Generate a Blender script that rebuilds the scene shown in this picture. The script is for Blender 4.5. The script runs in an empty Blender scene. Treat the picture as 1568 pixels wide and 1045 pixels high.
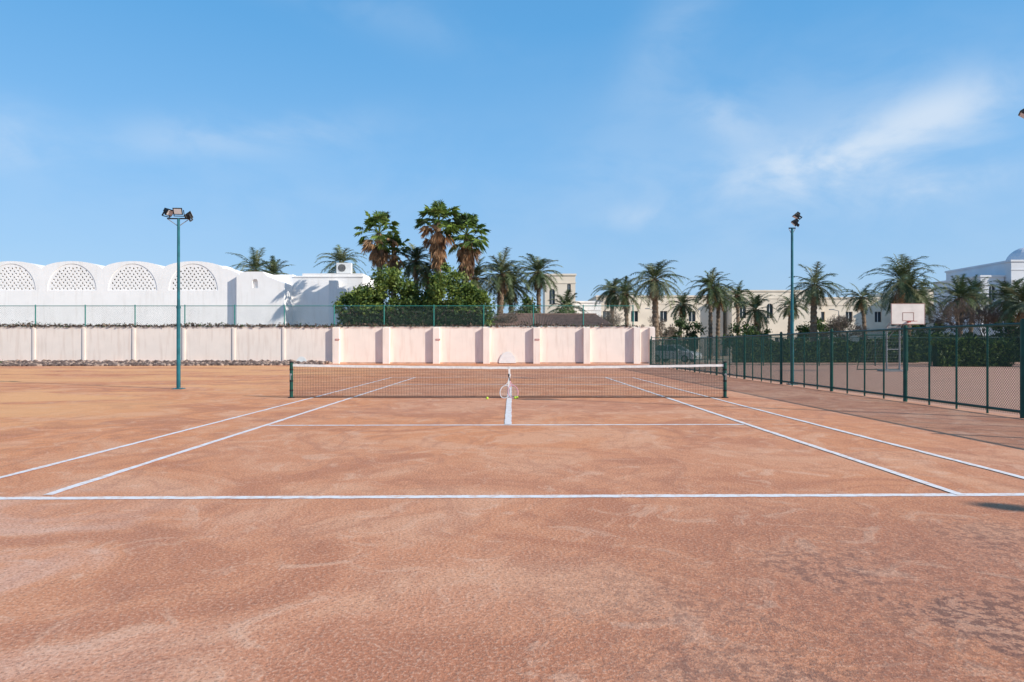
import bpy, math, random
from mathutils import Vector, Matrix
random.seed(7)
R = random.Random(11)
scene = bpy.context.scene
COL = scene.collection

# ---------------------------------------------------------------- materials
def new_mat(name):
    m = bpy.data.materials.new(name); m.use_nodes = True
    nt = m.node_tree
    for n in list(nt.nodes): nt.nodes.remove(n)
    out = nt.nodes.new('ShaderNodeOutputMaterial')
    return m, nt, out

def mat(name, col, rough=0.7, var=0.15, scale=3.0, bump=0.0, bscale=40.0, metal=0.0, transl=0.0, spec=0.3, detail=2.0, stains=None):
    m, nt, out = new_mat(name)
    N, L = nt.nodes, nt.links
    b = N.new('ShaderNodeBsdfPrincipled')
    b.inputs['Roughness'].default_value = rough
    b.inputs['Metallic'].default_value = metal
    b.inputs['Specular IOR Level'].default_value = spec
    tc = N.new('ShaderNodeTexCoord')
    nz = N.new('ShaderNodeTexNoise'); nz.inputs['Scale'].default_value = scale; nz.inputs['Detail'].default_value = detail
    L.new(tc.outputs['Object'], nz.inputs['Vector'])
    mr = N.new('ShaderNodeMapRange')
    mr.inputs['From Min'].default_value = 0.3; mr.inputs['From Max'].default_value = 0.7
    mr.inputs['To Min'].default_value = 1 - var; mr.inputs['To Max'].default_value = 1 + var
    L.new(nz.outputs['Fac'], mr.inputs['Value'])
    vm = N.new('ShaderNodeVectorMath'); vm.operation = 'SCALE'
    vm.inputs[0].default_value = col[:3]
    L.new(mr.outputs['Result'], vm.inputs['Scale'])
    colout = vm.outputs['Vector']
    if stains:   # vertical rain streaks
        mp = N.new('ShaderNodeMapping'); mp.inputs['Scale'].default_value = (2.2, 2.2, 0.25); L.new(tc.outputs['Object'], mp.inputs['Vector'])
        n3 = N.new('ShaderNodeTexNoise'); n3.inputs['Scale'].default_value = 1.6; n3.inputs['Detail'].default_value = 6; L.new(mp.outputs[0], n3.inputs['Vector'])
        r3 = N.new('ShaderNodeMapRange'); r3.inputs['From Min'].default_value = .50; r3.inputs['From Max'].default_value = .74; r3.inputs['To Max'].default_value = stains[3]
        L.new(n3.outputs['Fac'], r3.inputs['Value'])
        x = N.new('ShaderNodeMix'); x.data_type = 'RGBA'; L.new(r3.outputs[0], x.inputs['Factor']); L.new(colout, x.inputs[6]); x.inputs[7].default_value = stains[:3]+(1,)
        colout = x.outputs[2]
    L.new(colout, b.inputs['Base Color'])
    if bump > 0:
        n2 = N.new('ShaderNodeTexNoise'); n2.inputs['Scale'].default_value = bscale; n2.inputs['Detail'].default_value = 3
        L.new(tc.outputs['Object'], n2.inputs['Vector'])
        bp = N.new('ShaderNodeBump'); bp.inputs['Strength'].default_value = bump; bp.inputs['Distance'].default_value = 0.02
        L.new(n2.outputs['Fac'], bp.inputs['Height']); L.new(bp.outputs['Normal'], b.inputs['Normal'])
    if transl > 0:
        t = N.new('ShaderNodeBsdfTranslucent')
        L.new(colout, t.inputs['Color'])
        mx = N.new('ShaderNodeMixShader'); mx.inputs['Fac'].default_value = transl
        L.new(b.outputs[0], mx.inputs[1]); L.new(t.outputs[0], mx.inputs[2]); L.new(mx.outputs[0], out.inputs[0])
    else:
        L.new(b.outputs[0], out.inputs[0])
    return m

M = {}
M['wall'] = mat('wall_plaster', (0.89, 0.775, 0.685), 0.9, 0.03, 1.2, 0.15, 20, stains=(0.70, 0.56, 0.47, .6))
M['white'] = mat('white_plaster', (0.90, 0.87, 0.845), 0.9, 0.03, 0.8, 0.1, 15, stains=(0.72, 0.67, 0.62, .35))
M['cream'] = mat('cream_plaster', (0.80, 0.69, 0.56), 0.9, 0.08, 0.6, 0.1, 15)
M['shadedwhite'] = mat('shaded_white_plaster', (0.66, 0.67, 0.70), 0.9, 0.06, 0.6)  # white plaster with its bluish shade put into the base colour
M['teal'] = mat('teal_paint', (0.03, 0.21, 0.18), 0.5, 0.15, 6)
M['polepaint'] = mat('pole_paint', (0.015, 0.13, 0.16), 0.5, 0.25, 4)
M['fgreen'] = mat('fence_green_paint', (0.007, 0.07, 0.055), 0.45, 0.25, 5)
M['wire'] = mat('fence_wire', (0.010, 0.05, 0.038), 0.5, 0.2, 5)
M['wire2'] = mat('wall_fence_wire', (0.10, 0.17, 0.15), 0.5, 0.2, 5)
M['black'] = mat('black_metal', (0.012, 0.013, 0.014), 0.45, 0.2, 8)
M['grey'] = mat('grey_metal', (0.30, 0.31, 0.32), 0.4, 0.1, 8, metal=0.3)
M['netcord'] = mat('net_cord', (0.018, 0.017, 0.017), 0.8, 0.2, 10)
M['tape'] = mat('net_tape_fabric', (0.78, 0.75, 0.72), 0.8, 0.10, 12)
M['glass'] = mat('dark_glass', (0.03, 0.04, 0.05), 0.15, 0.1, 3, spec=0.6)
M['whitepaint'] = mat('white_paint', (0.8, 0.8, 0.78), 0.5, 0.05, 5)
M['board'] = mat('backboard', (0.68, 0.62, 0.57), 0.6, 0.10, 2)
M['boardline'] = mat('backboard_line', (0.30, 0.16, 0.13), 0.6, 0.10, 2)
M['red'] = mat('red_plate', (0.50, 0.10, 0.09), 0.5, 0.1, 5)
M['tile'] = mat('roof_tile', (0.22, 0.135, 0.105), 0.85, 0.25, 3, 0.2)
M['trunk'] = mat('palm_trunk', (0.20, 0.14, 0.095), 0.95, 0.35, 4, 0.6, 12)
M['bark'] = mat('bark', (0.17, 0.13, 0.10), 0.95, 0.3, 5, 0.5, 15)
M['pA'] = mat('palm_leaf_dark', (0.055, 0.085, 0.038), 0.5, 0.3, 2, transl=0.2)
M['pB'] = mat('palm_leaf_mid', (0.11, 0.145, 0.06), 0.5, 0.3, 2, transl=0.2)
M['pC'] = mat('palm_leaf_olive', (0.20, 0.21, 0.105), 0.5, 0.3, 2, transl=0.2)
M['wA'] = mat('fan_leaf_green', (0.085, 0.155, 0.033), 0.5, 0.3, 2, transl=0.3)
M['wB'] = mat('fan_leaf_bright', (0.19, 0.27, 0.055), 0.5, 0.3, 2, transl=0.3)
M['dead'] = mat('dead_frond', (0.44, 0.27, 0.15), 0.85, 0.3, 2, transl=0.15)
M['dead2'] = mat('dead_frond_dark', (0.22, 0.14, 0.09), 0.85, 0.3, 2, transl=0.1)
M['lA'] = mat('leaf_dark', (0.05, 0.092, 0.024), 0.5, 0.3, 2, transl=0.2)
M['lB'] = mat('leaf_mid', (0.12, 0.18, 0.035), 0.5, 0.3, 2, transl=0.3)
M['lC'] = mat('leaf_light', (0.22, 0.28, 0.06), 0.5, 0.3, 2, transl=0.3)
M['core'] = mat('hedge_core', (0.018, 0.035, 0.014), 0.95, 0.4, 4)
M['dry'] = mat('dry_vine', (0.07, 0.05, 0.04), 0.95, 0.4, 4)
M['dryl'] = mat('dry_vine_light', (0.20, 0.14, 0.10), 0.95, 0.4, 4)
M['rockA'] = mat('rock_dark', (0.13, 0.09, 0.075), 0.95, 0.35, 3)
M['rockB'] = mat('rock_light', (0.38, 0.27, 0.21), 0.95, 0.3, 3)
M['carpaint'] = mat('car_paint', (0.62, 0.63, 0.64), 0.3, 0.03, 2, metal=0.1, spec=.6)
M['tyre'] = mat('tyre', (0.015, 0.015, 0.015), 0.9, 0.1, 3)
M['ball'] = mat('ball_felt', (0.55, 0.75, 0.08), 0.9, 0.05, 30)
M['rackW'] = mat('racket_white', (0.7, 0.68, 0.68), 0.35, 0.03, 8)
M['rackP'] = mat('racket_pink', (0.72, 0.35, 0.40), 0.35, 0.03, 8)
M['lamp'] = mat('lamp_glass', (0.6, 0.61, 0.63), 0.15, 0.03, 8, spec=0.8)
M['wallbase'] = mat('wall_base_band', (0.55, 0.38, 0.29), 0.95, 0.2, 2)  # darker reddish band along the foot of the wall

# ---------------------------------------------------------------- mesh builder
class MB:
    def __init__(s): s.v = []; s.f = []; s.mi = []; s.mats = []
    def m(s, k):
        if k not in s.mats: s.mats.append(k)
        return s.mats.index(k)
    def add(s, vs, fs, k):
        o = len(s.v); i = s.m(k)
        s.v.extend([tuple(p) for p in vs])
        for f in fs: s.f.append(tuple(o + a for a in f)); s.mi.append(i)
    def box(s, x0, x1, y0, y1, z0, z1, k, mtx=None):
        vs = [(x0,y0,z0),(x1,y0,z0),(x1,y1,z0),(x0,y1,z0),(x0,y0,z1),(x1,y0,z1),(x1,y1,z1),(x0,y1,z1)]
        if mtx is not None: vs = [tuple(mtx @ Vector(p)) for p in vs]
        s.add(vs, [(0,3,2,1),(4,5,6,7),(0,1,5,4),(1,2,6,5),(2,3,7,6),(3,0,4,7)], k)
    def tube(s, a, b, r, k, n=3, r2=None, cap=True):
        a = Vector(a); b = Vector(b); r2 = r if r2 is None else r2
        d = (b - a)
        if d.length < 1e-6: return
        d.normalize()
        u = d.cross(Vector((0,0,1)) if abs(d.z) < 0.9 else Vector((1,0,0))).normalized(); w = d.cross(u)
        vs = []
        for (p, rr) in ((a, r), (b, r2)):
            for i in range(n):
                t = 2*math.pi*i/n + 0.3
                vs.append(p + u*math.cos(t)*rr + w*math.sin(t)*rr)
        fs = [(i, (i+1) % n, n+(i+1) % n, n+i) for i in range(n)]
        if cap and n > 2: fs += [tuple(range(n-1,-1,-1)), tuple(range(n, 2*n))]
        s.add(vs, fs, k)
    def rings(s, rings, k, cap=True):
        n = len(rings[0]); vs = [p for r in rings for p in r]; fs = []
        for j in range(len(rings)-1):
            for i in range(n):
                i2 = (i+1) % n
                fs.append((j*n+i, j*n+i2, (j+1)*n+i2, (j+1)*n+i))
        if cap: fs += [tuple(range(n-1,-1,-1)), tuple(range((len(rings)-1)*n, len(rings)*n))]
        s.add(vs, fs, k)
    def obj(s, name, loc=(0,0,0), smooth=False, rz=0, bevel=0):
        me = bpy.data.meshes.new(name)
        me.from_pydata(s.v, [], s.f)
        for k in s.mats: me.materials.append(M[k])
        me.polygons.foreach_set('material_index', s.mi)
        if smooth: me.polygons.foreach_set('use_smooth', [True]*len(s.f))
        me.update()
        o = bpy.data.objects.new(name, me); COL.objects.link(o)
        o.location = loc; o.rotation_euler = (0,0,rz)
        if bevel:
            b = o.modifiers.new('bevel', 'BEVEL'); b.width = bevel; b.segments = 2; b.limit_method = 'ANGLE'
        return o

def shape(mb, loops, y0, y1, k):
    """flat outline with holes in X,Z, given thickness between y0 and y1"""
    cu = bpy.data.curves.new('tmp', 'CURVE'); cu.dimensions = '2D'; cu.fill_mode = 'BOTH'
    cu.extrude = (y1 - y0) / 2
    for lp in loops:
        sp = cu.splines.new('POLY'); sp.points.add(len(lp) - 1)
        for i, (x, z) in enumerate(lp): sp.points[i].co = (x, z, 0, 1)
        sp.use_cyclic_u = True
    o = bpy.data.objects.new('tmp', cu); COL.objects.link(o)
    bpy.context.view_layer.update()
    me = bpy.data.meshes.new_from_object(o.evaluated_get(bpy.context.evaluated_depsgraph_get()))
    yc = (y0 + y1) / 2
    vs = [(v.co.x, yc - v.co.z, v.co.y) for v in me.vertices]
    fs = [tuple(p.vertices) for p in me.polygons]
    mb.add(vs, fs, k)
    bpy.data.objects.remove(o); bpy.data.curves.remove(cu); bpy.data.meshes.remove(me)

# ---------------------------------------------------------------- ground
def ground_material():
    m, nt, out = new_mat('clay_ground'); N, L = nt.nodes, nt.links
    b = N.new('ShaderNodeBsdfPrincipled'); b.inputs['Roughness'].default_value = 0.95
    b.inputs['Specular IOR Level'].default_value = 0.05
    tc = N.new('ShaderNodeTexCoord'); P = tc.outputs['Object']
    def noise(scale, detail=4, rough=0.55, dist=0.0, stretch=None):
        n = N.new('ShaderNodeTexNoise'); n.noise_dimensions = '2D'; n.inputs['Scale'].default_value = scale
        n.inputs['Detail'].default_value = detail; n.inputs['Roughness'].default_value = rough; n.inputs['Distortion'].default_value = dist
        v = P
        if stretch:
            mp = N.new('ShaderNodeMapping'); mp.inputs['Scale'].default_value = stretch; mp.inputs['Rotation'].default_value = (0,0,0.3)
            L.new(P, mp.inputs['Vector']); v = mp.outputs['Vector']
        L.new(v, n.inputs['Vector']); return n.outputs['Fac']
    def rng(v, a, b_, c, d):
        r = N.new('ShaderNodeMapRange'); r.interpolation_type = 'SMOOTHSTEP'
        if a > b_: a, b_, c, d = b_, a, d, c
        for i, q in zip(('From Min','From Max','To Min','To Max'), (a,b_,c,d)): r.inputs[i].default_value = q
        L.new(v, r.inputs['Value']); return r.outputs['Result']
    def mix(f, a, b_):
        x = N.new('ShaderNodeMix'); x.data_type = 'RGBA'
        if isinstance(f, float): x.inputs['Factor'].default_value = f
        else: L.new(f, x.inputs['Factor'])
        for s_, q in ((6, a), (7, b_)):
            if isinstance(q, tuple): x.inputs[s_].default_value = q + (1,)
            else: L.new(q, x.inputs[s_])
        return x.outputs[2]
    def mth(op, a, b_):
        x = N.new('ShaderNodeMath'); x.operation = op
        for i, q in enumerate((a, b_)):
            if isinstance(q, (int, float)): x.inputs[i].default_value = q
            else: L.new(q, x.inputs[i])
        return x.outputs[0]
    sep = N.new('ShaderNodeSeparateXYZ'); L.new(P, sep.inputs[0])
    big = noise(0.14, 2, 0.5, 0.6)
    med = noise(0.55, 5, 0.62, 1.0)
    fine = noise(2.3, 6, 0.68, 0.8)
    gx = mth('ADD', mth('MULTIPLY', sep.outputs['X'], 0.06), mth('MULTIPLY', big, 1.8))
    c = mix(rng(gx, 0.4, 1.5, 0, 1), (0.77, 0.31, 0.14), (0.66, 0.295, 0.175))
    c = mix(rng(med, 0.50, 0.64, 0, 0.6), c, (0.81, 0.42, 0.25))
    c = mix(rng(med, 0.48, 0.35, 0, 0.65), c, (0.52, 0.20, 0.11))
    c = mix(rng(noise(1.5, 6, 0.68, 1.6, stretch=(1, 0.45, 1)), 0.50, 0.66, 0, 0.5), c, (0.52, 0.215, 0.125))
    c = mix(rng(fine, 0.54, 0.68, 0, 0.45), c, (0.84, 0.51, 0.34))
    c = mix(rng(fine, 0.44, 0.33, 0, 0.35), c, (0.46, 0.19, 0.11))
    dust = mth('MULTIPLY', rng(mth('ADD', sep.outputs['X'], mth('MULTIPLY', sep.outputs['Y'], 0.3)), 0.3, -2.6, 0, 1), rng(sep.outputs['Y'], 7.5, 4.0, 0, 1))
    c = mix(mth('MULTIPLY', dust, rng(med, 0.42, 0.58, 0.1, 0.65)), c, (0.76, 0.48, 0.37))
    far = mth('MULTIPLY', rng(sep.outputs['X'], -5.5, -11.0, 0, 1), rng(noise(0.3, 4, 0.6, 0.5, stretch=(0.35, 1, 1)), 0.42, 0.56, 0, 0.75))
    c = mix(far, c, (0.92, 0.46, 0.20))
    c = mix(rng(sep.outputs['X'], 9.5, 9.9, 0, 0.7), c, (0.60, 0.37, 0.28))
    g = noise(48, 3, 0.75); g2 = noise(13, 4, 0.7)
    c = mix(rng(g, 0.52, 0.68, 0, 0.38), c, (0.95, 0.64, 0.46))
    c = mix(rng(g, 0.47, 0.32, 0, 0.42), c, (0.32, 0.125, 0.07))
    patch = mth('MULTIPLY', rng(mth('ADD', sep.outputs['X'], mth('MULTIPLY', sep.outputs['Y'], -0.35)), -2.0, 1.2, 0, 1), rng(sep.outputs['Y'], 7.0, 3.4, 0, 1))
    patch = mth('MULTIPLY', patch, rng(med, 0.38, 0.54, 0.45, 1))
    c = mix(mth('MULTIPLY', patch, 0.45), c, (0.36, 0.185, 0.14))
    c = mix(mth('MULTIPLY', patch, rng(g2, 0.46, 0.57, 0.0, 0.8)), c, (0.21, 0.11, 0.085))
    vo = N.new('ShaderNodeTexVoronoi'); vo.voronoi_dimensions = '2D'; vo.inputs['Scale'].default_value = 22; L.new(P, vo.inputs['Vector'])
    peb = mth('MULTIPLY', rng(vo.outputs['Distance'], 0.18, 0.10, 0, 1), rng(big, 0.45, 0.55, 0.2, 0.6))
    c = mix(peb, c, (0.36, 0.18, 0.12))
    L.new(c, b.inputs['Base Color'])
    h = mth('ADD', mth('ADD', mth('MULTIPLY', g, 0.7), mth('MULTIPLY', g2, 0.55)), mth('MULTIPLY', fine, 1.3))
    bp = N.new('ShaderNodeBump'); bp.inputs['Strength'].default_value = 0.38; bp.inputs['Distance'].default_value = 0.022
    L.new(h, bp.inputs['Height']); L.new(bp.outputs['Normal'], b.inputs['Normal'])
    L.new(b.outputs[0], out.inputs[0]); return m
M['clay'] = ground_material()
M['sand'] = mat('sandy_land', (0.50, 0.38, 0.27), 0.95, 0.25, 0.3)

def line_material():
    m, nt, out = new_mat('line_paint'); N, L = nt.nodes, nt.links
    b = N.new('ShaderNodeBsdfPrincipled'); b.inputs['Roughness'].default_value = 0.8
    tc = N.new('ShaderNodeTexCoord')
    n = N.new('ShaderNodeTexNoise'); n.inputs['Scale'].default_value = 11; n.inputs['Detail'].default_value = 8; n.inputs['Roughness'].default_value = 0.75
    L.new(tc.outputs['Object'], n.inputs['Vector'])
    r = N.new('ShaderNodeMapRange'); r.inputs['From Min'].default_value = 0.47; r.inputs['From Max'].default_value = 0.63; r.inputs['To Max'].default_value = 0.85
    L.new(n.outputs['Fac'], r.inputs['Value'])
    x = N.new('ShaderNodeMix'); x.data_type = 'RGBA'
    x.inputs[6].default_value = (0.88, 0.83, 0.79, 1); x.inputs[7].default_value = (0.74, 0.48, 0.35, 1)
    L.new(r.outputs['Result'], x.inputs['Factor']); L.new(x.outputs[2], b.inputs['Base Color'])
    L.new(b.outputs[0], out.inputs[0]); return m
M['line'] = line_material()

g = MB(); g.add([(-900,-300,0),(900,-300,0),(900,1500,0),(-900,1500,0)], [(0,1,2,3)], 'sand'); g.obj('ground')
g = MB(); g.add([(-70,-25,0.004),(60,-25,0.004),(60,58,0.004),(-70,58,0.004)], [(0,1,2,3)], 'clay'); g.obj('clay_court_surface')

# court lines
CX = -0.07; SW = 4.14; DW = 5.24
YN = 17.95; YB = 6.08; YF = 29.8
ln = MB(); Z = 0.008
def quad(x0,y0,x1,y1,w,horizontal,z=Z):
    n = 90; vs = []; fs = []
    for i in range(n+1):
        t = i/n; x = x0+(x1-x0)*t; y = y0+(y1-y0)*t
        e1 = R.uniform(-.008,.008); e2 = R.uniform(-.008,.008)
        if horizontal: vs += [(x, y-w/2+e1, z), (x, y+w/2+e2, z)]
        else: vs += [(x-w/2+e1, y, z), (x+w/2+e2, y, z)]
    for i in range(n):
        a = 2*i; fs.append((a, a+2, a+3, a+1) if horizontal else (a, a+1, a+3, a+2))
    ln.add(vs, fs, 'line')
quad(-DW-0.05, YB-0.04, DW+0.05, YB+0.14, 0.11, True)
quad(-DW, YF, DW, YF, 0.14, True, Z)
for sgn in (-1, 1):
    quad(CX+sgn*SW, YB+0.1, CX+sgn*SW, YF-0.08, 0.09, False, Z+0.003)
    quad(sgn*DW, YB+0.1, sgn*DW, YF-0.08, 0.085, False, Z+0.003)
quad(CX-SW+0.06, 11.65, CX+SW-0.06, 11.8, 0.11, True, Z)
quad(CX-SW+0.06, 24.3, CX+SW-0.06, 24.3, 0.13, True, Z)
quad(CX, 11.8, CX, 24.2, 0.125, False, Z+0.003)
ln.obj('court_lines')

# ---------------------------------------------------------------- net
nb = MB(); xl, xr = -5.76, 5.56
def top(x):
    t = abs((x - CX) / 5.66); return 0.825 + 0.065*t**1.4
s = 0.042
n = int((xr-xl)/s)
for i in range(n+1):
    x = xl + i*s
    nb.tube((x, YN, 0.02), (x, YN, top(x)-0.03), 0.0027, 'netcord', 3, cap=False)
k = 0
seg = 24
while 0.03 + k*s < 0.86:
    for i in range(seg):
        xa = xl+(xr-xl)*i/seg; xb = xl+(xr-xl)*(i+1)/seg
        fa = (0.03+k*s)/0.86
        nb.tube((xa, YN, fa*(top(xa)-0.02)), (xb, YN, fa*(top(xb)-0.02)), 0.0027, 'netcord', 3, cap=False)
    k += 1
rg = []
for i in range(seg*2+1):
    x = xl+(xr-xl)*i/(seg*2); t = top(x)+R.uniform(-.004,.004)
    rg.append([(x, YN-0.014, t-0.062), (x, YN-0.014, t), (x, YN+0.014, t), (x, YN+0.014, t-0.062)])
nb.rings(rg, 'tape')
nb.box(CX-0.025, CX+0.025, YN-0.02, YN-0.016, 0.0, 0.83, 'tape')
nb.box(xl, xr, YN-0.012, YN+0.012, 0.015, 0.035, 'netcord')
nb.obj('tennis_net')
for x in (xl-0.04, xr+0.04):
    p = MB()
    p.tube((x, YN, 0), (x, YN, 0.93), 0.045, 'fgreen', 14)
    p.tube((x, YN, 0.93), (x, YN, 0.96), 0.052, 'black', 14)
    p.tube((x, YN, 0), (x, YN, 0.025), 0.09, 'black', 14)
    p.tube((x, YN-0.07, 0.62), (x, YN+0.03, 0.62), 0.03, 'grey', 10)
    p.tube((x, YN-0.07, 0.62), (x+0.0, YN-0.07, 0.48), 0.01, 'grey', 6)
    for zz in (0.2, 0.45, 0.75): p.tube((x, YN, zz-0.02), (x, YN, zz+0.02), 0.05, 'black', 12)
    p.obj('net_post')

def racket(x, lean, name, k):
    r = MB(); n = 28
    pts = []
    for i in range(n):
        t = 2*math.pi*i/n; pts.append(Vector((0.13*math.sin(t), 0, 0.17-0.17*math.cos(t))))
    for i in range(n): r.tube(pts[i], pts[(i+1) % n], 0.011, k, 6)
    for i in range(-4, 5):
        xx = i*0.026; h = 0.17*math.sqrt(max(0, 1-(xx/0.13)**2)); r.tube((xx,0,0.17-h),(xx,0,0.17+h),0.0009,'rackW',3)
    for i in range(-6, 7):
        zz = i*0.025; w = 0.13*math.sqrt(max(0, 1-(zz/0.17)**2)); r.tube((-w,0,0.17+zz),(w,0,0.17+zz),0.0009,'rackW',3)
    r.tube((-0.05,0,0.325),(0,0,0.42),0.010,k,6); r.tube((0.05,0,0.325),(0,0,0.42),0.010,k,6)
    r.tube((0,0,0.41),(0,0,0.48),0.014,k,8); r.tube((0,0,0.47),(0,0,0.66),0.018,'black' if k=='rackP' else 'rackW',8)
    o = r.obj(name, (x, YN-0.17, 0.012)); o.rotation_euler = (math.radians(-13), math.radians(lean), 0)
racket(-0.23, 17, 'tennis_racket', 'rackW'); racket(0.07, -15, 'tennis_racket', 'rackP')
for (x, y) in ((-0.63, 17.35), (0.08, 17.5), (0.13, 17.65)):
    bpy.ops.mesh.primitive_uv_sphere_add(radius=0.034, segments=16, ring_count=10, location=(x, y, 0.042))
    o = bpy.context.object; o.name = 'tennis_ball'; o.data.materials.append(M['ball'])

# ---------------------------------------------------------------- mesh fences
def diamond(mb, p0, p1, z0, z1, s, r, k, n=3):
    a = Vector((p0[0], p0[1], 0)); b = Vector((p1[0], p1[1], 0)); W = (b-a).length; u = (b-a)/W; H = z1-z0
    for sg in (1, -1):
        t = -H
        while t < W:
            q0, q1 = t, t+H
            za, zb = (z0, z1) if sg > 0 else (z1, z0)
            c0 = max(q0, 0); c1 = min(q1, W)
            if c1 > c0:
                f0 = (c0-q0)/H; f1 = (c1-q0)/H
                A = a+u*c0; B = a+u*c1
                mb.tube((A.x, A.y, za+(zb-za)*f0), (B.x, B.y, za+(zb-za)*f1), r, k, n, cap=False)
            t += s

def fence(name, p0, p1, h, major, minor, mesh_s, wr, z0=0.0, km='fgreen', kw='wire', rpost=0.04, rmin=0.014):
    mb = MB(); a = Vector((p0[0], p0[1], 0)); b = Vector((p1[0], p1[1], 0)); W = (b-a).length; u = (b-a)/W
    t = 0.0
    while t <= W+0.01:
        p = a+u*t; mb.tube((p.x,p.y,z0),(p.x,p.y,z0+h+0.05),rpost,km,10); mb.tube((p.x,p.y,z0+h+0.05),(p.x,p.y,z0+h+0.08),rpost*0.7,km,8)
        t += major
    if minor:
        t = minor
        while t < W:
            if abs((t/major)-round(t/major)) > 0.02:
                p = a+u*t; mb.tube((p.x,p.y,z0),(p.x,p.y,z0+h),rmin,km,6)
            t += minor
    for zz in (h-0.02, 0.12):
        mb.tube((a.x,a.y,z0+zz),(b.x,b.y,z0+zz),rmin*1.3,km,6)
    diamond(mb, p0, p1, z0+0.06, z0+h-0.03, mesh_s, wr, kw)
    return mb.obj(name)
FX = 9.62
fence('court_fence', (FX, 1.3), (FX, 47.5), 1.80, 3.85, 0.9625, 0.062, 0.0040, rpost=.048, rmin=.022)
fence('court_fence', (FX+0.1, 47.6), (34, 47.6), 2.0, 3.9, 1.95, 0.14, 0.004)
fence('court_fence', (34.1, 47.6), (34.1, 14), 2.0, 3.9, 0, 0.15, 0.0045)
WY = 54.0
fence('wall_top_fence', (-65.45, WY+0.15), (9.6, WY+0.15), 1.80, 3.95, 0, 0.15, 0.0035, z0=2.8, km='teal', kw='wire2', rpost=0.045, rmin=0.022)

# ---------------------------------------------------------------- boundary wall
w = MB(); WH = 2.85
w.box(-66, 11.2, WY, WY+0.3, 0, WH, 'wall')
w.box(-66, 11.25, WY-0.03, WY+0.33, WH, WH+0.07, 'wall')
for i in range(20):
    x = 9.6-3.95*i
    if i <= 6: w.box(x-0.02, x+0.50, WY-0.34, WY, 0, WH-0.003, 'wall')
    else: w.box(x-0.10, x+0.10, WY-0.07, WY, 0, WH-0.003, 'wall')
w.box(10.85, 11.25, WY-0.34, WY, 0, WH-0.003, 'wall')
w.box(-66, 10.8, WY-0.02, WY-0.003, 0, 0.12, 'wallbase')
w.obj('boundary_wall', bevel=0.012)
for x in (-13.95, -6.05, 1.75):
    s_ = MB(); s_.box(x+0.06, x+0.40, WY-0.37, WY-0.343, 1.84, 1.96, 'red'); s_.box(x+0.09, x+0.37, WY-0.374, WY-0.371, 1.88, 1.92, 'board'); s_.obj('red_sign')
for (x, r, y) in ((-0.35, 0.68, WY-0.03), (-15.9, 0.42, 51.6)):
    s_ = MB(); pts = [(x+r*math.cos(t*math.pi/20), 0.05+r*1.3*math.sin(t*math.pi/20)) for t in range(21)]
    shape(s_, [pts], y-0.05, y, 'whitepaint'); s_.obj('white_target_board')

def leafcloud(mb, pts, size, keys, weights):
    for p in pts:
        s_ = size*R.uniform(0.6, 1.35)
        a = Vector((R.gauss(0,1), R.gauss(0,1), R.gauss(0,1))).normalized()
        b = a.cross(Vector((R.gauss(0,1), R.gauss(0,1), R.gauss(0,1)))).normalized()
        P = Vector(p)
        mb.add([P-a*s_, P-b*s_*0.45, P+a*s_, P+b*s_*0.45], [(0,1,2,3)], R.choices(keys, weights)[0])
v = MB(); pts = []
for i in range(9000):
    x = R.uniform(-66, 10.5)
    d = 0.5+0.5*math.sin(x*0.7)*math.sin(x*0.23+1)
    if x > -14 and R.random() > 0.35+0.3*d: continue
    pts.append((x, WY+R.uniform(-0.12,0.4), WH+0.05+abs(R.gauss(0,0.07+0.09*d))))
leafcloud(v, pts, 0.10, ['dry','dryl','lA'], [6,3,1]); v.obj('dry_vine')

rk = MB()
ico = [(0,0,1),(0.89,0,0.45),(0.28,0.85,0.45),(-0.72,0.53,0.45),(-0.72,-0.53,0.45),(0.28,-0.85,0.45),(0.72,0.53,-0.45),(-0.28,0.85,-0.45),(-0.89,0,-0.45),(-0.28,-0.85,-0.45),(0.72,-0.53,-0.45),(0,0,-1)]
icf = [(0,1,2),(0,2,3),(0,3,4),(0,4,5),(0,5,1),(1,6,2),(2,7,3),(3,8,4),(4,9,5),(5,10,1),(2,6,7),(3,7,8),(4,8,9),(5,9,10),(1,10,6),(6,11,7),(7,11,8),(8,11,9),(9,11,10),(10,11,6)]
for i in range(6500):
    x = R.uniform(-60, -14.2); e = 43.5+(x+60)*0.12; y = R.uniform(e, 53.6)
    t = (y-e)/(53.6-e)
    r = R.uniform(0.06, 0.20); zb = 0.20*t*R.random()
    rk.add([(x+a*r*R.uniform(.8,1.25), y+b*r*R.uniform(.8,1.25), zb+0.03+c*r*0.8) for a,b,c in ico], icf, R.choice(['rockA','rockA','rockB']))
rk.obj('rock_bed')
sh = MB(); pts = [(R.gauss(-39.0,0.8), R.gauss(50,0.4), abs(R.gauss(0,0.2))) for _ in range(350)]
leafcloud(sh, pts, 0.09, ['lA','pB','pC'], [3,3,2]); sh.obj('low_shrub')

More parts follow.
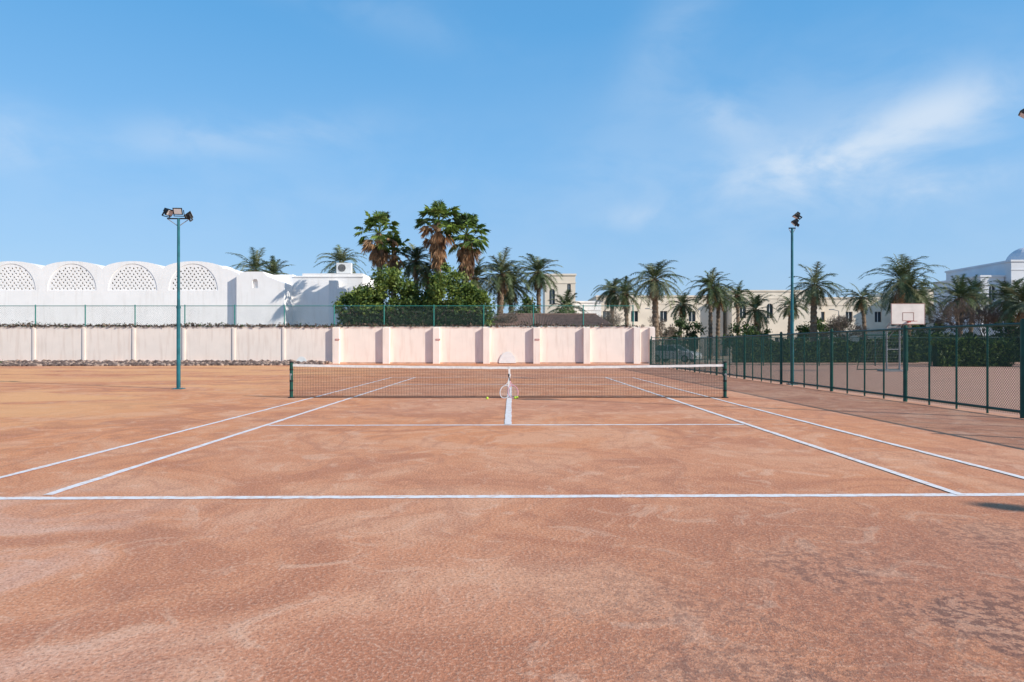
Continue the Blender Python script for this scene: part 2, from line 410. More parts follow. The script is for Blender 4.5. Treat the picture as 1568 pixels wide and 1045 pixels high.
# ---------------------------------------------------------------- floodlight poles
def head(mb, c, yaw, tilt, open_k='lamp', sc=.85):
    m_ = Matrix.Translation(c) @ Matrix.Rotation(yaw, 4, 'Z') @ Matrix.Rotation(tilt, 4, 'X') @ Matrix.Scale(sc, 4)
    vs = [(-.17,-.08,-.13),(.17,-.08,-.13),(.17,-.08,.13),(-.17,-.08,.13),(-.11,.10,-.08),(.11,.10,-.08),(.11,.10,.08),(-.11,.10,.08)]
    mb.add([m_ @ Vector(q) for q in vs], [(0,1,2,3),(7,6,5,4),(1,0,4,5),(2,1,5,6),(3,2,6,7),(0,3,7,4)], 'black')
    mb.box(-.13,.13,-.095,-.083,-.095,.095, open_k, m_)
    mb.box(-.19,-.175,-.03,.03,-.2,.03,'black', m_); mb.box(.175,.19,-.03,.03,-.2,.03,'black', m_); mb.box(-.19,.19,-.03,.03,-.215,-.2,'black', m_)
    for i in range(4): mb.box(-.09+i*.055,-.08+i*.055,.10,.15,-.07,.07,'black', m_)
def pole(x, y, h, heads, arm=.36):
    p = MB()
    p.tube((x,y,0),(x,y,2.6),0.062,'polepaint',16,0.058); p.tube((x,y,2.6),(x,y,h),0.048,'polepaint',16,0.042)
    p.tube((x,y,2.57),(x,y,2.63),0.07,'polepaint',16)
    p.box(x-.15,x+.15,y-.15,y+.15,0.005,0.03,'polepaint')
    for a in range(4):
        t = a*math.pi/2+math.pi/4; p.tube((x+.12*math.cos(t),y+.12*math.sin(t),0.03),(x+.12*math.cos(t),y+.12*math.sin(t),0.055),0.014,'grey',6)
    p.tube((x-arm,y,h),(x+arm,y,h),0.022,'black',8)
    p.tube((x-arm,y,h),(x,y,h-0.25),0.012,'grey',6); p.tube((x+arm,y,h),(x,y,h-0.25),0.012,'grey',6)
    for (dx, dy, dz, yaw, tilt) in heads: head(p, Vector((x+dx,y+dy,h+dz)), yaw, tilt)
    return p.obj('floodlight_pole')
r_ = math.radians
pole(-10.6, 21.7, 5.42, [(-.32,0,.22,r_(75),r_(35)),(.02,-.05,.24,r_(8),r_(28)),(.33,0,.10,r_(125),r_(-25))])
pole(9.93, 24.2, 5.55, [(.10,0,.20,r_(-110),r_(45)),(.20,0.1,.46,r_(-100),r_(55))], arm=.12)
pole(9.93, 12.7, 5.5, [(-.34,0,.20,r_(-120),r_(50)),(.3,0,.2,r_(60),r_(40)),(0.0,0,.2,r_(-50),r_(50))])
pole(13.9, 0.85, 5.5, [(-.32,0,.24,r_(-50),r_(30)),(.3,0,.2,r_(60),r_(40))])

# ---------------------------------------------------------------- white villa with vaulted screens
VY = 68.0
vb = MB()
centers = [-56.0, -49.9, -43.85, -37.8, -31.75]
out = [(-62, 0)]; out.append((-62, 9.25))
for c in centers:
    for i in range(0, 25):
        t = math.pi*(1-i/24.0)
        out.append((c+2.95*math.cos(t), 9.16+0.70*max(0,math.sin(t))**1.3))
out += [(-28.4, 9.1), (-27.9, 8.95), (-27.2, 8.6), (-27.2, 0)]
holes = []
for c in centers:
    holes.append([(c+2.45*math.cos(math.pi*i/24), 6.95+2.66*math.sin(math.pi*i/24)) for i in range(25)])
shape(vb, [out]+holes, VY, VY+0.8, 'white')
shape(vb, [out], VY+0.8, VY+12, 'white')
for c in centers:
    loops = [[(c+2.452*math.cos(math.pi*i/24), 6.948+2.662*math.sin(math.pi*i/24)) for i in range(25)]]
    row = 0; z = 7.13
    while z < 9.6:
        x = -2.4 + (0.19 if row % 2 else 0); col = 0
        while x < 2.4:
            if (x/2.24)**2 + ((z-6.95)/2.46)**2 < 1 and abs(x) < 2.28:
                s_ = 0.12
                if (col+row) % 2: loops.append([(c+x-s_, z-s_*.8), (c+x+s_, z-s_*.8), (c+x, z+s_)])
                else: loops.append([(c+x-s_, z+s_*.8), (c+x, z-s_), (c+x+s_, z+s_*.8)])
            x += 0.38; col += 1
        z += 0.29; row += 1
    shape(vb, loops, VY+0.05, VY+0.15, 'white')
a_ = [(-27.2,0),(-27.2,8.45),(-26.9,8.45),(-26.9,8.62),(-26.2,8.75),(-24.6,8.75),(-24.2,8.3),(-22.5,7.6),(-22.5,0)]
ho = [(-25.65,7.15),(-25.1,7.15),(-25.1,7.75)]+[(-25.375+.275*math.cos(math.pi*i/8),7.75+.275*math.sin(math.pi*i/8)) for i in range(1,8)]+[(-25.65,7.75)]
shape(vb, [a_, ho], VY-0.6, VY-0.3, 'white'); shape(vb, [a_], VY-0.3, VY+10, 'white')
b_ = [(-24.6,0),(-24.6,8.7),(-22.5,8.75),(-22.5,8.5),(-21.5,8.5),(-21.5,8.85),(-15.3,8.85),(-15.3,0)]
shape(vb, [b_], VY+2, VY+11, 'white')
c_ = [(-18.4,0),(-18.4,8.0),(-17.6,8.0),(-17.6,7.2),(-16.8,7.2),(-16.8,6.4),(-15.9,6.4),(-15.9,0)]
shape(vb, [c_], VY+0.6, VY+2, 'white')
vb.box(-30.3,-29.0,VY+1,VY+3,8.9,9.5,'white'); vb.box(-22.4,-15.2,VY+1.93,VY+1.995,8.45,8.6,'white')
vb.obj('white_vaulted_villa')
ac = MB(); ax, az, ay = -17.4, 8.86, VY+2.6
ac.box(ax-.75,ax+.75,ay,ay+.6,az+.1,az+1.15,'whitepaint'); ac.box(ax-.6,ax-.5,ay+.1,ay+.5,az,az+.1,'grey'); ac.box(ax+.5,ax+.6,ay+.1,ay+.5,az,az+.1,'grey')
ac.tube((ax-.2,ay-.02,az+.62),(ax-.2,ay+.02,az+.62),.4,'black',24)
for i in range(7): ac.box(ax-.6,ax+.2,ay-.035,ay-.022,az+.25+i*.12,az+.27+i*.12,'whitepaint')
ac.obj('air_conditioner')

# ---------------------------------------------------------------- generic buildings
def building(name, x0, x1, y0, dep, h, wins, k='cream', parapet=True, steps=None, domes=()):
    mb = MB()
    outl = [(x0,0),(x0,h)] + (steps or []) + [(x1,h),(x1,0)]
    hs = []
    for (cx, z, ww, hh, arch) in wins:
        lp = [(cx-ww/2,z),(cx+ww/2,z),(cx+ww/2,z+hh)]
        if arch: lp += [(cx+ww/2*math.cos(math.pi*i/8), z+hh+ww/2*math.sin(math.pi*i/8)) for i in range(1,8)]
        lp.append((cx-ww/2,z+hh)); hs.append(lp)
    shape(mb, [outl]+hs, y0, y0+0.35, k); shape(mb, [outl], y0+0.35, y0+dep, k)
    for (cx, z, ww, hh, arch) in wins:
        t = hh+(ww/2 if arch else 0)
        mb.box(cx-ww/2-.05,cx+ww/2+.05,y0+0.22,y0+0.30,z-.05,z+t,'glass'); mb.box(cx-.03,cx+.03,y0+.18,y0+.215,z,z+t,'whitepaint')
    if parapet and not steps:
        mb.box(x0-.12,x1+.12,y0-.12,y0+dep+.12,h,h+.22,k); mb.box(x0-.06,x1+.06,y0-.06,y0-.003,h-1.0,h-.85,k)
    for (cx, cy, r) in domes:
        rg = []
        for j in range(7):
            t = j*math.pi/2/6.5; rg.append([(cx+r*math.cos(t)*math.cos(q*math.pi/10), cy+r*math.cos(t)*math.sin(q*math.pi/10), h+.2+r*math.sin(t)) for q in range(20)])
        mb.rings(rg, k)
    return mb.obj(name)
building('white_tower_house', 4.1, 7.9, 85, 6, 10.2, [(5.0,6.6,.7,1.6,True),(7.1,8.1,.45,.9,True)], 'cream')
building('white_house', 7.6, 11.5, 88, 7, 7.0, [(9,4,.9,1.2,False),(10.6,4,.6,1.2,True)], 'white')
def rw(a, b, z, st, w_, h_, arch): 
    o = []; x = a
    while x < b: o.append((x+R.uniform(-.2,.2), z, w_, h_, arch)); x += st
    return o
building('cream_villa', 12, 30, 97, 10, 8.4, rw(13.5,29,4.9,4.1,1.0,1.5,False)+rw(13.5,29,1.0,3.1,1.4,1.5,True), 'cream')
building('cream_villa', 30.6, 43, 95, 10, 9.0, rw(32,42.5,5.3,3.7,.9,1.6,True)+rw(32,42.5,1.0,2.7,1.3,1.6,False), 'cream')
building('cream_villa', 43.6, 55, 99, 10, 8.3, rw(45,54,4.9,4.1,1.0,1.5,False)+rw(45,54,1.0,3.1,1.3,1.5,True), 'cream')
building('cream_villa', 55.6, 68, 96, 10, 9.2, rw(57,67,5.3,3.9,1.0,1.5,True), 'cream')
building('white_villa', 58.5, 80, 80, 12, 11.3, rw(60.5,78,8.0,2.6,.8,1.5,True)+rw(60.5,78,4.5,2.6,.8,1.5,True), 'shadedwhite', domes=((64,85,2.2),))
building('white_villa', 55.6, 58.4, 81, 9, 9.6, [(57,6.8,.8,1.4,True)], 'shadedwhite')

pv = MB(); x0,x1,y0,y1 = -2.2,8.9,59.5,65.5
z0,z1 = 3.15,4.25
rx0,rx1,ry = -1.2,7.7,62.3
pv.add([(x0,y0,z0),(x1,y0,z0),(rx1,ry,z1),(rx0,ry,z1)],[(0,1,2,3)],'tile'); pv.add([(x1,y0,z0),(x1,y1,z0),(rx1,ry,z1)],[(0,1,2)],'tile')
pv.add([(x1,y1,z0),(x0,y1,z0),(rx0,ry,z1),(rx1,ry,z1)],[(0,1,2,3)],'tile'); pv.add([(x0,y1,z0),(x0,y0,z0),(rx0,ry,z1)],[(0,1,2)],'tile')
n = 70
for i in range(n):
    t = (i+.5)/n; pv.tube((x0+(x1-x0)*t,y0,z0+.02),(rx0+(rx1-rx0)*t,ry,z1+.02),0.045,'tile',5)
pv.box(x0,x1,y0-.03,y0+.05,z0-.12,z0-.003,'whitepaint'); pv.tube((rx0,ry,z1+.05),(rx1,ry,z1+.05),.09,'tile',8)
for i in range(5):
    xx = x0+.4+(x1-x0-.8)*i/4
    for yy in (y0+.4,y1-.4): pv.box(xx-.12,xx+.12,yy-.12,yy+.12,0,z0-.1,'whitepaint')
pv.obj('tiled_pavilion')

# ---------------------------------------------------------------- palms
def trunk(mb, H, r0, r1, bend=(0,0), k='trunk'):
    rg = []; n = int(H/0.22)
    for j in range(n+1):
        t = j/n; z = H*t; rr = r0+(r1-r0)*t + (0.035 if j % 2 else -0.02)
        cx = bend[0]*t*t; cy = bend[1]*t*t
        rg.append([(cx+rr*math.cos(a*math.pi/5+j*.3)*R.uniform(.9,1.1), cy+rr*math.sin(a*math.pi/5+j*.3)*R.uniform(.9,1.1), z) for a in range(10)])
    mb.rings(rg, k)
def date_palm(x, y, H, Rr, nf=46, tr=0.24, dead=5):
    mb = MB(); bend = (R.uniform(-.4,.4), R.uniform(-.3,.3)); trunk(mb, H, tr*1.15, tr, bend)
    C = Vector((bend[0], bend[1], H)); full = R.uniform(.85,1.15)
    for i in range(26):
        a = R.uniform(0,6.28); d = Vector((math.cos(a), math.sin(a), R.uniform(.6,1.8))).normalized()
        mb.tube(C+Vector((0,0,-.5)), C+Vector((0,0,-.35))+d*.55, .08, 'dead2', 4, .03)
    for i in range(nf+dead):
        isd = i >= nf
        f = (i+.5)/nf if not isd else 1.0
        el = math.radians(82-118*(f**(0.85*full))+R.uniform(-12,12)) if not isd else math.radians(R.uniform(-70,-50))
        az = i*2.39996+R.uniform(-.35,.35)
        L_ = Rr*R.uniform(0.88,1.25)*(0.8+0.35*math.sin(min(f,1)*math.pi))
        if isd: L_ *= .75
        key = ('dead' if isd else R.choices(['pA','pB','pC'], [3,4,2.6])[0])
        d = Vector((math.cos(az)*math.cos(el), math.sin(az)*math.cos(el), math.sin(el)))
        side = Vector((-math.sin(az), math.cos(az), 0)); pos = C.copy(); st = 18; seg = L_/st
        droop = R.uniform(.065,.12)
        for j in range(st):
            nd = (d + Vector((0,0,-droop*(0.4+1.2*j/st)))).normalized()
            npos = pos+nd*seg
            wd = .028*(1-j/st)+.008
            mb.tube(pos, npos, wd, 'pC' if not isd else 'dead', 3, cap=False)
            t = j/st
            if t > .12:
                ll = Rr*0.22*math.sin(math.pi*(0.12+.86*t))**.7 + .08
                up = side.cross(nd).normalized()
                if up.z < 0: up = -up
                for sg in (-1, 1):
                    for q in range(2):
                        b0 = pos+(npos-pos)*(q*.5+R.uniform(0,.3))
                        ld = (side*sg*R.uniform(.7,1.0)+nd*R.uniform(.5,1.0)+up*R.uniform(-.15,.45)+Vector((0,0,-.35 if not isd else -.8))).normalized()
                        w_ = nd*.043
                        mb.add([b0-w_, b0+w_, b0+ld*ll*R.uniform(.8,1.15)], [(0,1,2)], key)
            pos, d = npos, nd
    return mb.obj('date_palm', (x,y,0))
def fan_palm(x, y, H, Rr, nf=36, skirt=50, sk_len=2.6, tr=.24):
    mb = MB(); bend = (R.uniform(-.2,.2), 0); trunk(mb, H, tr*1.2, tr, bend)
    C = Vector((bend[0], 0, H))
    for i in range(nf+skirt):
        isd = i >= nf
        az = i*2.39996+R.uniform(-.3,.3)
        if not isd:
            f = (i+.5)/nf; el = math.radians(86-128*f+R.uniform(-12,12)); pet = Rr*.64*R.uniform(.7,1.2); bl = Rr*.38*R.uniform(.85,1.15); O = C.copy(); key = R.choices(['wA','wB','pA'],[4,5,1])[0]
            if f > .75 and R.random() < .5: key = 'dead'
        else:
            f = (i-nf)/skirt; el = math.radians(R.uniform(-82,-50)*(.8+.2*f)); pet = Rr*.42*R.uniform(.5,1.2)*(1-.35*f); bl = Rr*.38*R.uniform(.6,1.1); O = C+Vector((0,0,-.25-sk_len*f*R.uniform(.8,1))); key = R.choices(['dead','dead2'],[3,1.5])[0]
        d = Vector((math.cos(az)*math.cos(el), math.sin(az)*math.cos(el), math.sin(el)))
        side = Vector((-math.sin(az), math.cos(az), 0))
        end = O+d*pet+Vector((0,0,-.08*pet)); mb.tube(O, end, .03, 'wB' if not isd else 'dead', 4, .018)
        nb_ = 17; spread = math.radians(100) if not isd else math.radians(45)
        d2 = (d+Vector((0,0,-.2 if not isd else -.9))).normalized(); nrm = d2.cross(side).normalized()
        for b in range(nb_):
            th = spread*(b/(nb_-1)*2-1)
            bd = (d2*math.cos(th)+side*math.sin(th)).normalized(); pd = (-d2*math.sin(th)+side*math.cos(th))*.032*Rr*.45
            mid_ = end+bd*bl*.6+nrm*R.uniform(-.08,.08); tip = end+bd*bl*R.uniform(.85,1.15)+Vector((0,0,-bl*R.uniform(.15,.5)))
            mb.add([end, mid_-pd, tip, mid_+pd], [(0,1,2),(0,2,3)], key)
    return mb.obj('fan_palm', (x,y,0))
fan_palm(-12.3, 64, 12.0, 2.35, nf=32, skirt=44, sk_len=1.8)
fan_palm(-6.7, 62, 12.6, 2.4, nf=36, skirt=66, sk_len=3.0)
fan_palm(-4.4, 63.5, 11.8, 2.4, nf=34, skirt=66, sk_len=2.8)
fan_palm(-11.3, 65, 10.6, 1.9, nf=26, skirt=30, sk_len=1.2)
for (x,y,H,r) in [(-32,86,10.9,3.3),(-30.6,88,10.6,2.6),(-20.8,82,11.3,2.9),(-9.3,66,9.6,2.3),(-8.3,67,8.6,2.3),(-1.2,66,8.3,2.9),(-0.2,69,7.4,2.6),(2.7,68,8.7,2.6),(-3.2,65,7.8,2.4),
    (11.0,75,7.4,2.3),(13.9,66,7.8,2.9),(12.2,72,6.9,2.4),(21.8,75,7.8,2.5),(23.2,77,7.0,2.3),(29.8,90,8.0,2.2),(26.2,72,5.2,2.4),(30.0,68,7.4,2.9),(41.4,80,7.1,2.4),
    (36.6,64,7.5,3.3),(38.2,66,6.6,2.8),(47.2,72,6.4,2.8),(48.3,66,5.9,2.8),(45.0,60,5.0,2.7),(46.8,58,5.3,2.6),(5.6,70,5.2,2.2),(19.6,80,6.2,2.0),(34,84,6.3,2.1),(51,76,6.9,2.6),(44,74,6.2,2.4)]:
    date_palm(x,y,H,r, nf=46 if r > 2.4 else 38, tr=.28 if r > 2.7 else .2)

# ---------------------------------------------------------------- broadleaf trees
def leafy_tree(name, x, y, z0, z1, rad, nclump=80, nleaf=150, size=.15, keys=('lA','lB','lC'), wt=(3,4,3), ry=None, seed=0):
    mb = MB(); ry = ry or rad; zc = (z0+z1)/2; hz = (z1-z0)/2
    mb.tube((0,0,0),(0.1,0,zc),.2,'bark',8,.12)
    for i in range(nclump):
        while True:
            p = Vector((R.uniform(-1,1),R.uniform(-1,1),R.uniform(-1,1)))
            if .45 < p.length < 1: break
        p = p*(1 if p.length > .8 else 1.1)
        lump = 1+.16*math.sin(p.x*6+seed)+.12*math.sin(p.z*7+p.x*3+seed*2)
        c = Vector((p.x*rad*lump, p.y*ry*lump, zc+p.z*hz*lump))
        if i % 4 == 0: mb.tube((0.05,0,zc*.7), c, .05, 'bark', 4, .015)
        cr = R.uniform(.3,.75); w_ = list(wt)
        q = R.random(); w_ = (w_[0]*2.5,w_[1],w_[2]*.3) if q < .3 else ((w_[0]*.3,w_[1],w_[2]*2.2) if q > .6 else w_)
        pts = [(c.x+R.gauss(0,cr*.5), c.y+R.gauss(0,cr*.5), max(.3, c.z+R.gauss(0,cr*.45))) for _ in range(nleaf)]
        leafcloud(mb, pts, size, list(keys), list(w_))
    return mb.obj(name, (x,y,0))
leafy_tree('leafy_tree', -12.6, 57.4, 1.8, 6.6, 1.8, 60, 140, seed=1)
leafy_tree('leafy_tree', -10.3, 58.2, 2.0, 8.1, 2.2, 90, 150, seed=2)
leafy_tree('leafy_tree', -8.4, 58.0, 1.8, 6.4, 1.5, 45, 140, seed=9)
leafy_tree('leafy_tree', -5.3, 57.4, 1.8, 8.0, 2.0, 80, 150, seed=3)
leafy_tree('leafy_tree', -3.2, 57.8, 1.8, 6.4, 1.5, 50, 140, seed=5)
leafy_tree('leafy_tree', -7.2, 59.4, 1.5, 6.2, 1.4, 40, 120, seed=4, keys=('core','lA','lB'))
leafy_tree('shrub', 5.2, 66.5, 2.2, 5.4, 1.6, 30, 110, keys=('lA','lB','pC'), seed=6)
leafy_tree('shrub', 1.3, 66.8, 2.4, 5.6, 1.5, 28, 110, keys=('lA','lB','pC'), seed=7)
leafy_tree('shrub', 24, 70, .4, 3.8, 2.2, 35, 110, seed=8, keys=('lA','lB','pB'))
leafy_tree('shrub', 18.5, 74, .4, 4.4, 2.0, 30, 110, seed=9, keys=('lA','pA','pB'))
leafy_tree('shrub', 33, 73, .4, 4.2, 2.4, 35, 110, seed=10, keys=('lA','pA','lB'))
leafy_tree('shrub', 41, 68, .4, 3.8, 2.6, 35, 110, seed=11, keys=('lA','pA','lB'))
leafy_tree('shrub', 50, 66, .4, 4.4, 3, 45, 110, seed=12, keys=('core','lA','lB'))

def hedge(name, x0, x1, y0, y1, h, n, keys=('lA','lB','core')):
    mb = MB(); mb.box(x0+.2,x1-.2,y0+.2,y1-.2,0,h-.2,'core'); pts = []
    for _ in range(n):
        q = R.random(); x = R.uniform(x0,x1); y = R.uniform(y0,y1)
        wob = .14*math.sin(x*1.9)+.1*math.sin(x*4.7)+.08*math.sin(x*9)
        if q < .6: pts.append((x, y0+.1+R.gauss(0,.1), R.uniform(0,h+wob)))
        else: pts.append((x, y, h+wob+R.gauss(0,.07)-.08))
    leafcloud(mb, pts, .11, list(keys), [3,3,2]); return mb.obj(name)
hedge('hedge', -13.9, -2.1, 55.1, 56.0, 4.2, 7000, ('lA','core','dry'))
hedge('hedge', 18.5, 34, 57, 58.2, 1.8, 9000)
hedge('hedge', 28.5, 33.6, 45.6, 46.8, 1.75, 5000)
hedge('hedge', 34.6, 46, 44.5, 45.8, 2.0, 9000)
hedge('hedge', 33, 60, 60, 61.2, 2.3, 9000)

def bare_tree(x, y, H, seed):
    mb = MB(); rr = random.Random(seed)
    def br(p, d, L_, r, lv):
        q = p+d*L_; mb.tube(p, q, r, 'bark', 4, r*.65, cap=False)
        if lv == 0: return
        for _ in range(3 if lv < 4 else 4):
            nd = (d+Vector((rr.gauss(0,.5),rr.gauss(0,.5),rr.gauss(0.02,.35)))).normalized(); br(q-d*L_*rr.uniform(0,.35), nd, L_*rr.uniform(.6,.82), max(r*.62,.012), lv-1)
    for i in range(3): br(Vector((0,0,H*.25)), Vector((rr.gauss(0,.4),rr.gauss(0,.4),1)).normalized(), H*.24, .07, 5)
    mb.tube((0,0,0),(0,0,H*.27),.13,'bark',8,.1); mb.obj('bare_tree', (x,y,0))
bare_tree(39.5, 60, 6.3, 3); bare_tree(42.3, 61, 5.8, 4); bare_tree(-0.6, 61, 5.6, 5); bare_tree(30.5, 64, 5, 6); bare_tree(15.8, 70, 5.2, 8); bare_tree(8.8, 64, 5.4, 9)

# ---------------------------------------------------------------- basketball stand and goal
bs = MB(); bx, by = 20.6, 35.5
bs.box(bx-.88,bx+.88,by,by+.04,2.5,3.6,'board')
for (a,b,c,d) in ((bx-.88,bx+.88,2.5,2.53),(bx-.88,bx+.88,3.57,3.6),(bx-.88,bx-.85,2.53,3.57),(bx+.85,bx+.88,2.53,3.57),(bx-.3,bx+.3,2.68,2.71),(bx-.3,bx+.3,3.1,3.13),(bx-.3,bx-.27,2.71,3.1),(bx+.27,bx+.3,2.71,3.1)):
    bs.box(a,b,by-.006,by-.003,c,d,'boardline')
pr = None
for i in range(21):
    t = 2*math.pi*i/20; p = Vector((bx+.225*math.cos(t), by-.37+.225*math.sin(t), 2.66))
    if pr: bs.tube(pr,p,.012,'red',5)
    pr = p
bs.box(bx-.06,bx+.06,by-.15,by-.007,2.60,2.68,'red')
bs.tube((bx-.35,by+1.4,0),(bx-.35,by+1.4,2.4),.045,'grey',10); bs.tube((bx+.35,by+1.4,0),(bx+.35,by+1.4,2.4),.045,'grey',10)
for sg in (-1,1):
    bs.tube((bx+sg*.35,by+1.4,2.4),(bx+sg*.3,by+.05,3.2),.035,'grey',8); bs.tube((bx+sg*.35,by+1.4,1.7),(bx+sg*.3,by+.05,2.7),.025,'grey',8)
bs.tube((bx-.35,by+1.4,2.4),(bx+.35,by+1.4,2.4),.035,'grey',8); bs.tube((bx-.35,by+1.4,1.2),(bx+.35,by+1.4,1.2),.025,'grey',8)
bs.box(bx-.6,bx+.6,by+1.1,by+1.9,0.006,.10,'grey')
bs.obj('basketball_hoop')
gl = MB(); gx0,gx1,gy = 19.9,22.3,38.5
for x in (gx0,gx1): 
    gl.tube((x,gy,0),(x,gy,2.0),.04,'fgreen',8); gl.tube((x,gy,2),(x,gy+.9,0),.025,'fgreen',6)
gl.tube((gx0,gy,2),(gx1,gy,2),.04,'fgreen',8); gl.tube((gx0,gy+.9,.04),(gx1,gy+.9,.04),.025,'fgreen',6)
for i in range(16):
    x = gx0+(gx1-gx0)*i/15; gl.tube((x,gy,2),(x,gy+.9,0),.003,'grey',3)
for i in range(12):
    t = i/11; gl.tube((gx0,gy+.9*t,2-2*t),(gx1,gy+.9*t,2-2*t),.003,'grey',3)
gl.obj('football_goal')

# ---------------------------------------------------------------- parked car
def car(x, y, rz):
    c = MB(); W = .86
    def prof(pts, hw, k, tuck=0.0):
        n = len(pts)
        vs = [(px,-(hw-tuck*(pz>1.05)),pz) for px,pz in pts]+[(px,(hw-tuck*(pz>1.05)),pz) for px,pz in pts]
        fs = [(i,(i+1)%n,n+(i+1)%n,n+i) for i in range(n)]+[tuple(range(n-1,-1,-1)),tuple(range(n,2*n))]
        c.add(vs, fs, k)
    prof([(-2.1,.3),(-2.15,.65),(-2.05,.92),(-1.4,.98),(1.0,.98),(1.95,.82),(2.12,.6),(2.1,.3)], W, 'carpaint')
    prof([(-1.75,.98),(-1.35,1.42),(.1,1.46),(.95,.98)], W-.06, 'glass', .14)
    prof([(-1.38,1.421),(-1.3,1.47),(.05,1.50),(.16,1.461)], W-.19, 'carpaint')
    for px0,pz0,px1,pz1 in ((.95,.98,.1,1.46),(-1.75,.98,-1.35,1.42),(-.35,.98,-.35,1.46)):
        for sg in (-1,1): c.tube((px0,sg*(W-.09),pz0),(px1,sg*(W-.19),pz1),.035,'carpaint',6)
    for px in (-1.3,1.32):
        for sg in (-1,1):
            c.tube((px,sg*(W-.2),.32),(px,sg*(W+.02),.32),.32,'tyre',20); c.tube((px,sg*(W+.02),.32),(px,sg*(W+.03),.32),.19,'grey',12)
    for sg in (-1,1):
        c.box(2.0,2.09,sg*.72-.16,sg*.72+.16,.62,.76,'lamp'); c.box(-2.17,-2.1,sg*.7-.14,sg*.7+.14,.68,.84,'red'); c.box(.65,.8,sg*.98-.09,sg*.98+.09,.98,1.1,'carpaint')
    c.box(2.08,2.13,-.5,.5,.38,.56,'black'); c.box(2.13,2.14,-.25,.25,.42,.53,'whitepaint')
    c.obj('parked_car', (x,y,0), rz=rz, bevel=.03)
car(14.2, 59.5, r_(-40))
for (x,y,h) in ((15.0,72,5.2),(33.5,70,5.0),(9.8,72,6.0)):
    p = MB(); p.tube((x,y,0),(x,y,h),.05,'grey',8,.035); p.tube((x,y,h),(x-.6,y,h+.15),.03,'grey',6); p.box(x-.95,x-.5,y-.1,y+.1,h+.1,h+.2,'grey'); p.obj('street_lamp')

# ---------------------------------------------------------------- light
sd = Vector((1.64, -0.85, 1.0)).normalized()
elev = math.asin(sd.z); az = math.atan2(sd.x, sd.y)
sun = bpy.data.lights.new('sun', 'SUN'); sun.energy = 5.0; sun.angle = r_(0.5); sun.color = (1.0, 0.93, 0.82)
so = bpy.data.objects.new('sun', sun); COL.objects.link(so); so.rotation_euler = sd.to_track_quat('Z', 'Y').to_euler(); so.location = (30,-20,30)

world = bpy.data.worlds.new('World'); scene.world = world; world.use_nodes = True
nt = world.node_tree; N, L = nt.nodes, nt.links
for n_ in list(N): N.remove(n_)
wo = N.new('ShaderNodeOutputWorld'); bg = N.new('ShaderNodeBackground'); STR = 0.14; bg.inputs['Strength'].default_value = STR
sky = N.new('ShaderNodeTexSky'); sky.sky_type = 'NISHITA'; sky.sun_disc = False; sky.sun_elevation = elev; sky.sun_rotation = az
sky.air_density = 1.0; sky.dust_density = 0.6; sky.ozone_density = 1.5; sky.altitude = 50
tc = N.new('ShaderNodeTexCoord'); sp = N.new('ShaderNodeSeparateXYZ'); L.new(tc.outputs['Generated'], sp.inputs[0])
def mt(op, a, b=None, c=None):
    x = N.new('ShaderNodeMath'); x.operation = op
    for i, q in enumerate((a, b, c)):
        if q is None: continue
        if isinstance(q, (int, float)): x.inputs[i].default_value = q
        else: L.new(q, x.inputs[i])
    return x.outputs[0]
ym = mt('MAXIMUM', sp.outputs['Y'], 0.04); u = mt('DIVIDE', sp.outputs['X'], ym); vv = mt('DIVIDE', sp.outputs['Z'], ym)
tot = None
for (cu_, cv_, ru, rv, rot, amp) in [(.44,.26,.12,.035,8,.70),(.62,.34,.15,.04,20,.60),(.63,.235,.09,.022,12,.5),(.24,.46,.05,.16,-28,.2),(.19,.19,.05,.02,5,.25),
        (.32,.33,.06,.03,-20,.3),(-.42,.31,.22,.035,3,.32),(-.75,.31,.09,.05,-10,.35),(-.2,.50,.2,.04,-20,.15),(.5,.28,.38,.15,10,.25),(-.3,.22,.5,.06,2,.12)]:
    a = r_(rot); du = mt('SUBTRACT', u, cu_); dv = mt('SUBTRACT', vv, cv_)
    p = mt('DIVIDE', mt('ADD', mt('MULTIPLY', du, math.cos(a)), mt('MULTIPLY', dv, math.sin(a))), ru)
    q = mt('DIVIDE', mt('SUBTRACT', mt('MULTIPLY', dv, math.cos(a)), mt('MULTIPLY', du, math.sin(a))), rv)
    e = mt('MULTIPLY', mt('EXPONENT', mt('MULTIPLY', mt('ADD', mt('MULTIPLY', p, p), mt('MULTIPLY', q, q)), -1.0)), amp)
    tot = e if tot is None else mt('ADD', tot, e)
mp = N.new('ShaderNodeMapping'); mp.inputs['Rotation'].default_value = (0, r_(-18), 0); mp.inputs['Scale'].default_value = (1.0, 1.0, 1.9)
L.new(tc.outputs['Generated'], mp.inputs['Vector'])
nz = N.new('ShaderNodeTexNoise'); nz.inputs['Scale'].default_value = 7; nz.inputs['Detail'].default_value = 7; nz.inputs['Roughness'].default_value = .55; nz.inputs['Distortion'].default_value = .3
L.new(mp.outputs[0], nz.inputs['Vector'])
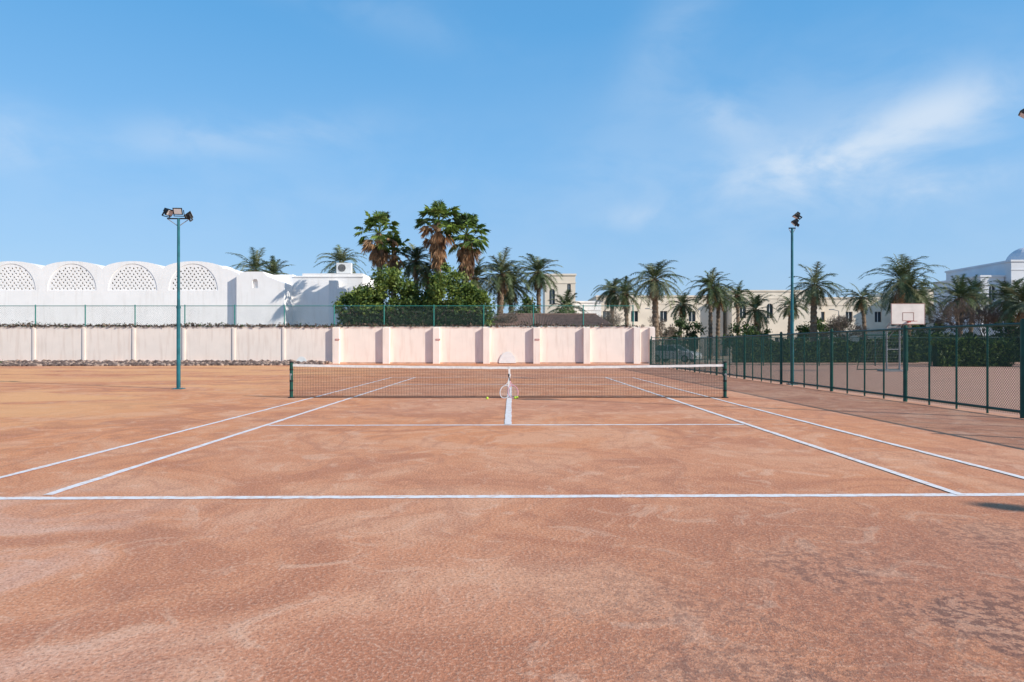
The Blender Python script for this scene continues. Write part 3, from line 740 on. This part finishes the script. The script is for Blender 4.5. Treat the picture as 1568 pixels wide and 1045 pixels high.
mr = N.new('ShaderNodeMapRange'); mr.interpolation_type = 'SMOOTHSTEP'; mr.inputs['From Min'].default_value = .32; mr.inputs['From Max'].default_value = .66; L.new(nz.outputs['Fac'], mr.inputs['Value'])
fac = mt('MINIMUM', mt('MULTIPLY', tot, mt('ADD', mt('MULTIPLY', mr.outputs[0], .85), .15)), .8)
# clear-sky colour by elevation blended with the physical sky
rp = N.new('ShaderNodeValToRGB'); cr = rp.color_ramp
stops = [(0.0,(.40,.60,.86)),(.12,(.31,.57,.90)),(.25,(.21,.52,.92)),(.42,(.11,.42,.84)),(1.0,(.05,.20,.50))]
cr.elements[0].position = 0; cr.elements[0].color = stops[0][1]+(1,); cr.elements[1].position = 1; cr.elements[1].color = stops[-1][1]+(1,)
for (pp, cc) in stops[1:-1]:
    el = cr.elements.new(pp); el.color = cc+(1,)
L.new(sp.outputs['Z'], rp.inputs['Fac'])
sc = N.new('ShaderNodeVectorMath'); sc.operation = 'SCALE'; L.new(rp.outputs['Color'], sc.inputs[0]); sc.inputs['Scale'].default_value = 1/STR
mu = N.new('ShaderNodeMix'); mu.data_type = 'RGBA'; mu.inputs['Factor'].default_value = .8
L.new(sky.outputs[0], mu.inputs[6]); L.new(sc.outputs[0], mu.inputs[7])
mx = N.new('ShaderNodeMix'); mx.data_type = 'RGBA'; L.new(fac, mx.inputs['Factor']); L.new(mu.outputs[2], mx.inputs[6]); mx.inputs[7].default_value = (.72/STR, .82/STR, .94/STR, 1)
L.new(mx.outputs[2], bg.inputs['Color']); L.new(bg.outputs[0], wo.inputs[0])

# ---------------------------------------------------------------- camera
cam = bpy.data.cameras.new('camera'); co = bpy.data.objects.new('camera', cam); COL.objects.link(co)
cam.lens = 24; cam.sensor_width = 36; cam.shift_y = 0.0054; cam.clip_end = 3000
co.location = (0, 0, 1.353); co.rotation_euler = (math.pi/2, 0, 0)
scene.camera = co
scene.view_settings.view_transform = 'Standard'; scene.view_settings.look = 'None'; scene.view_settings.exposure = 0
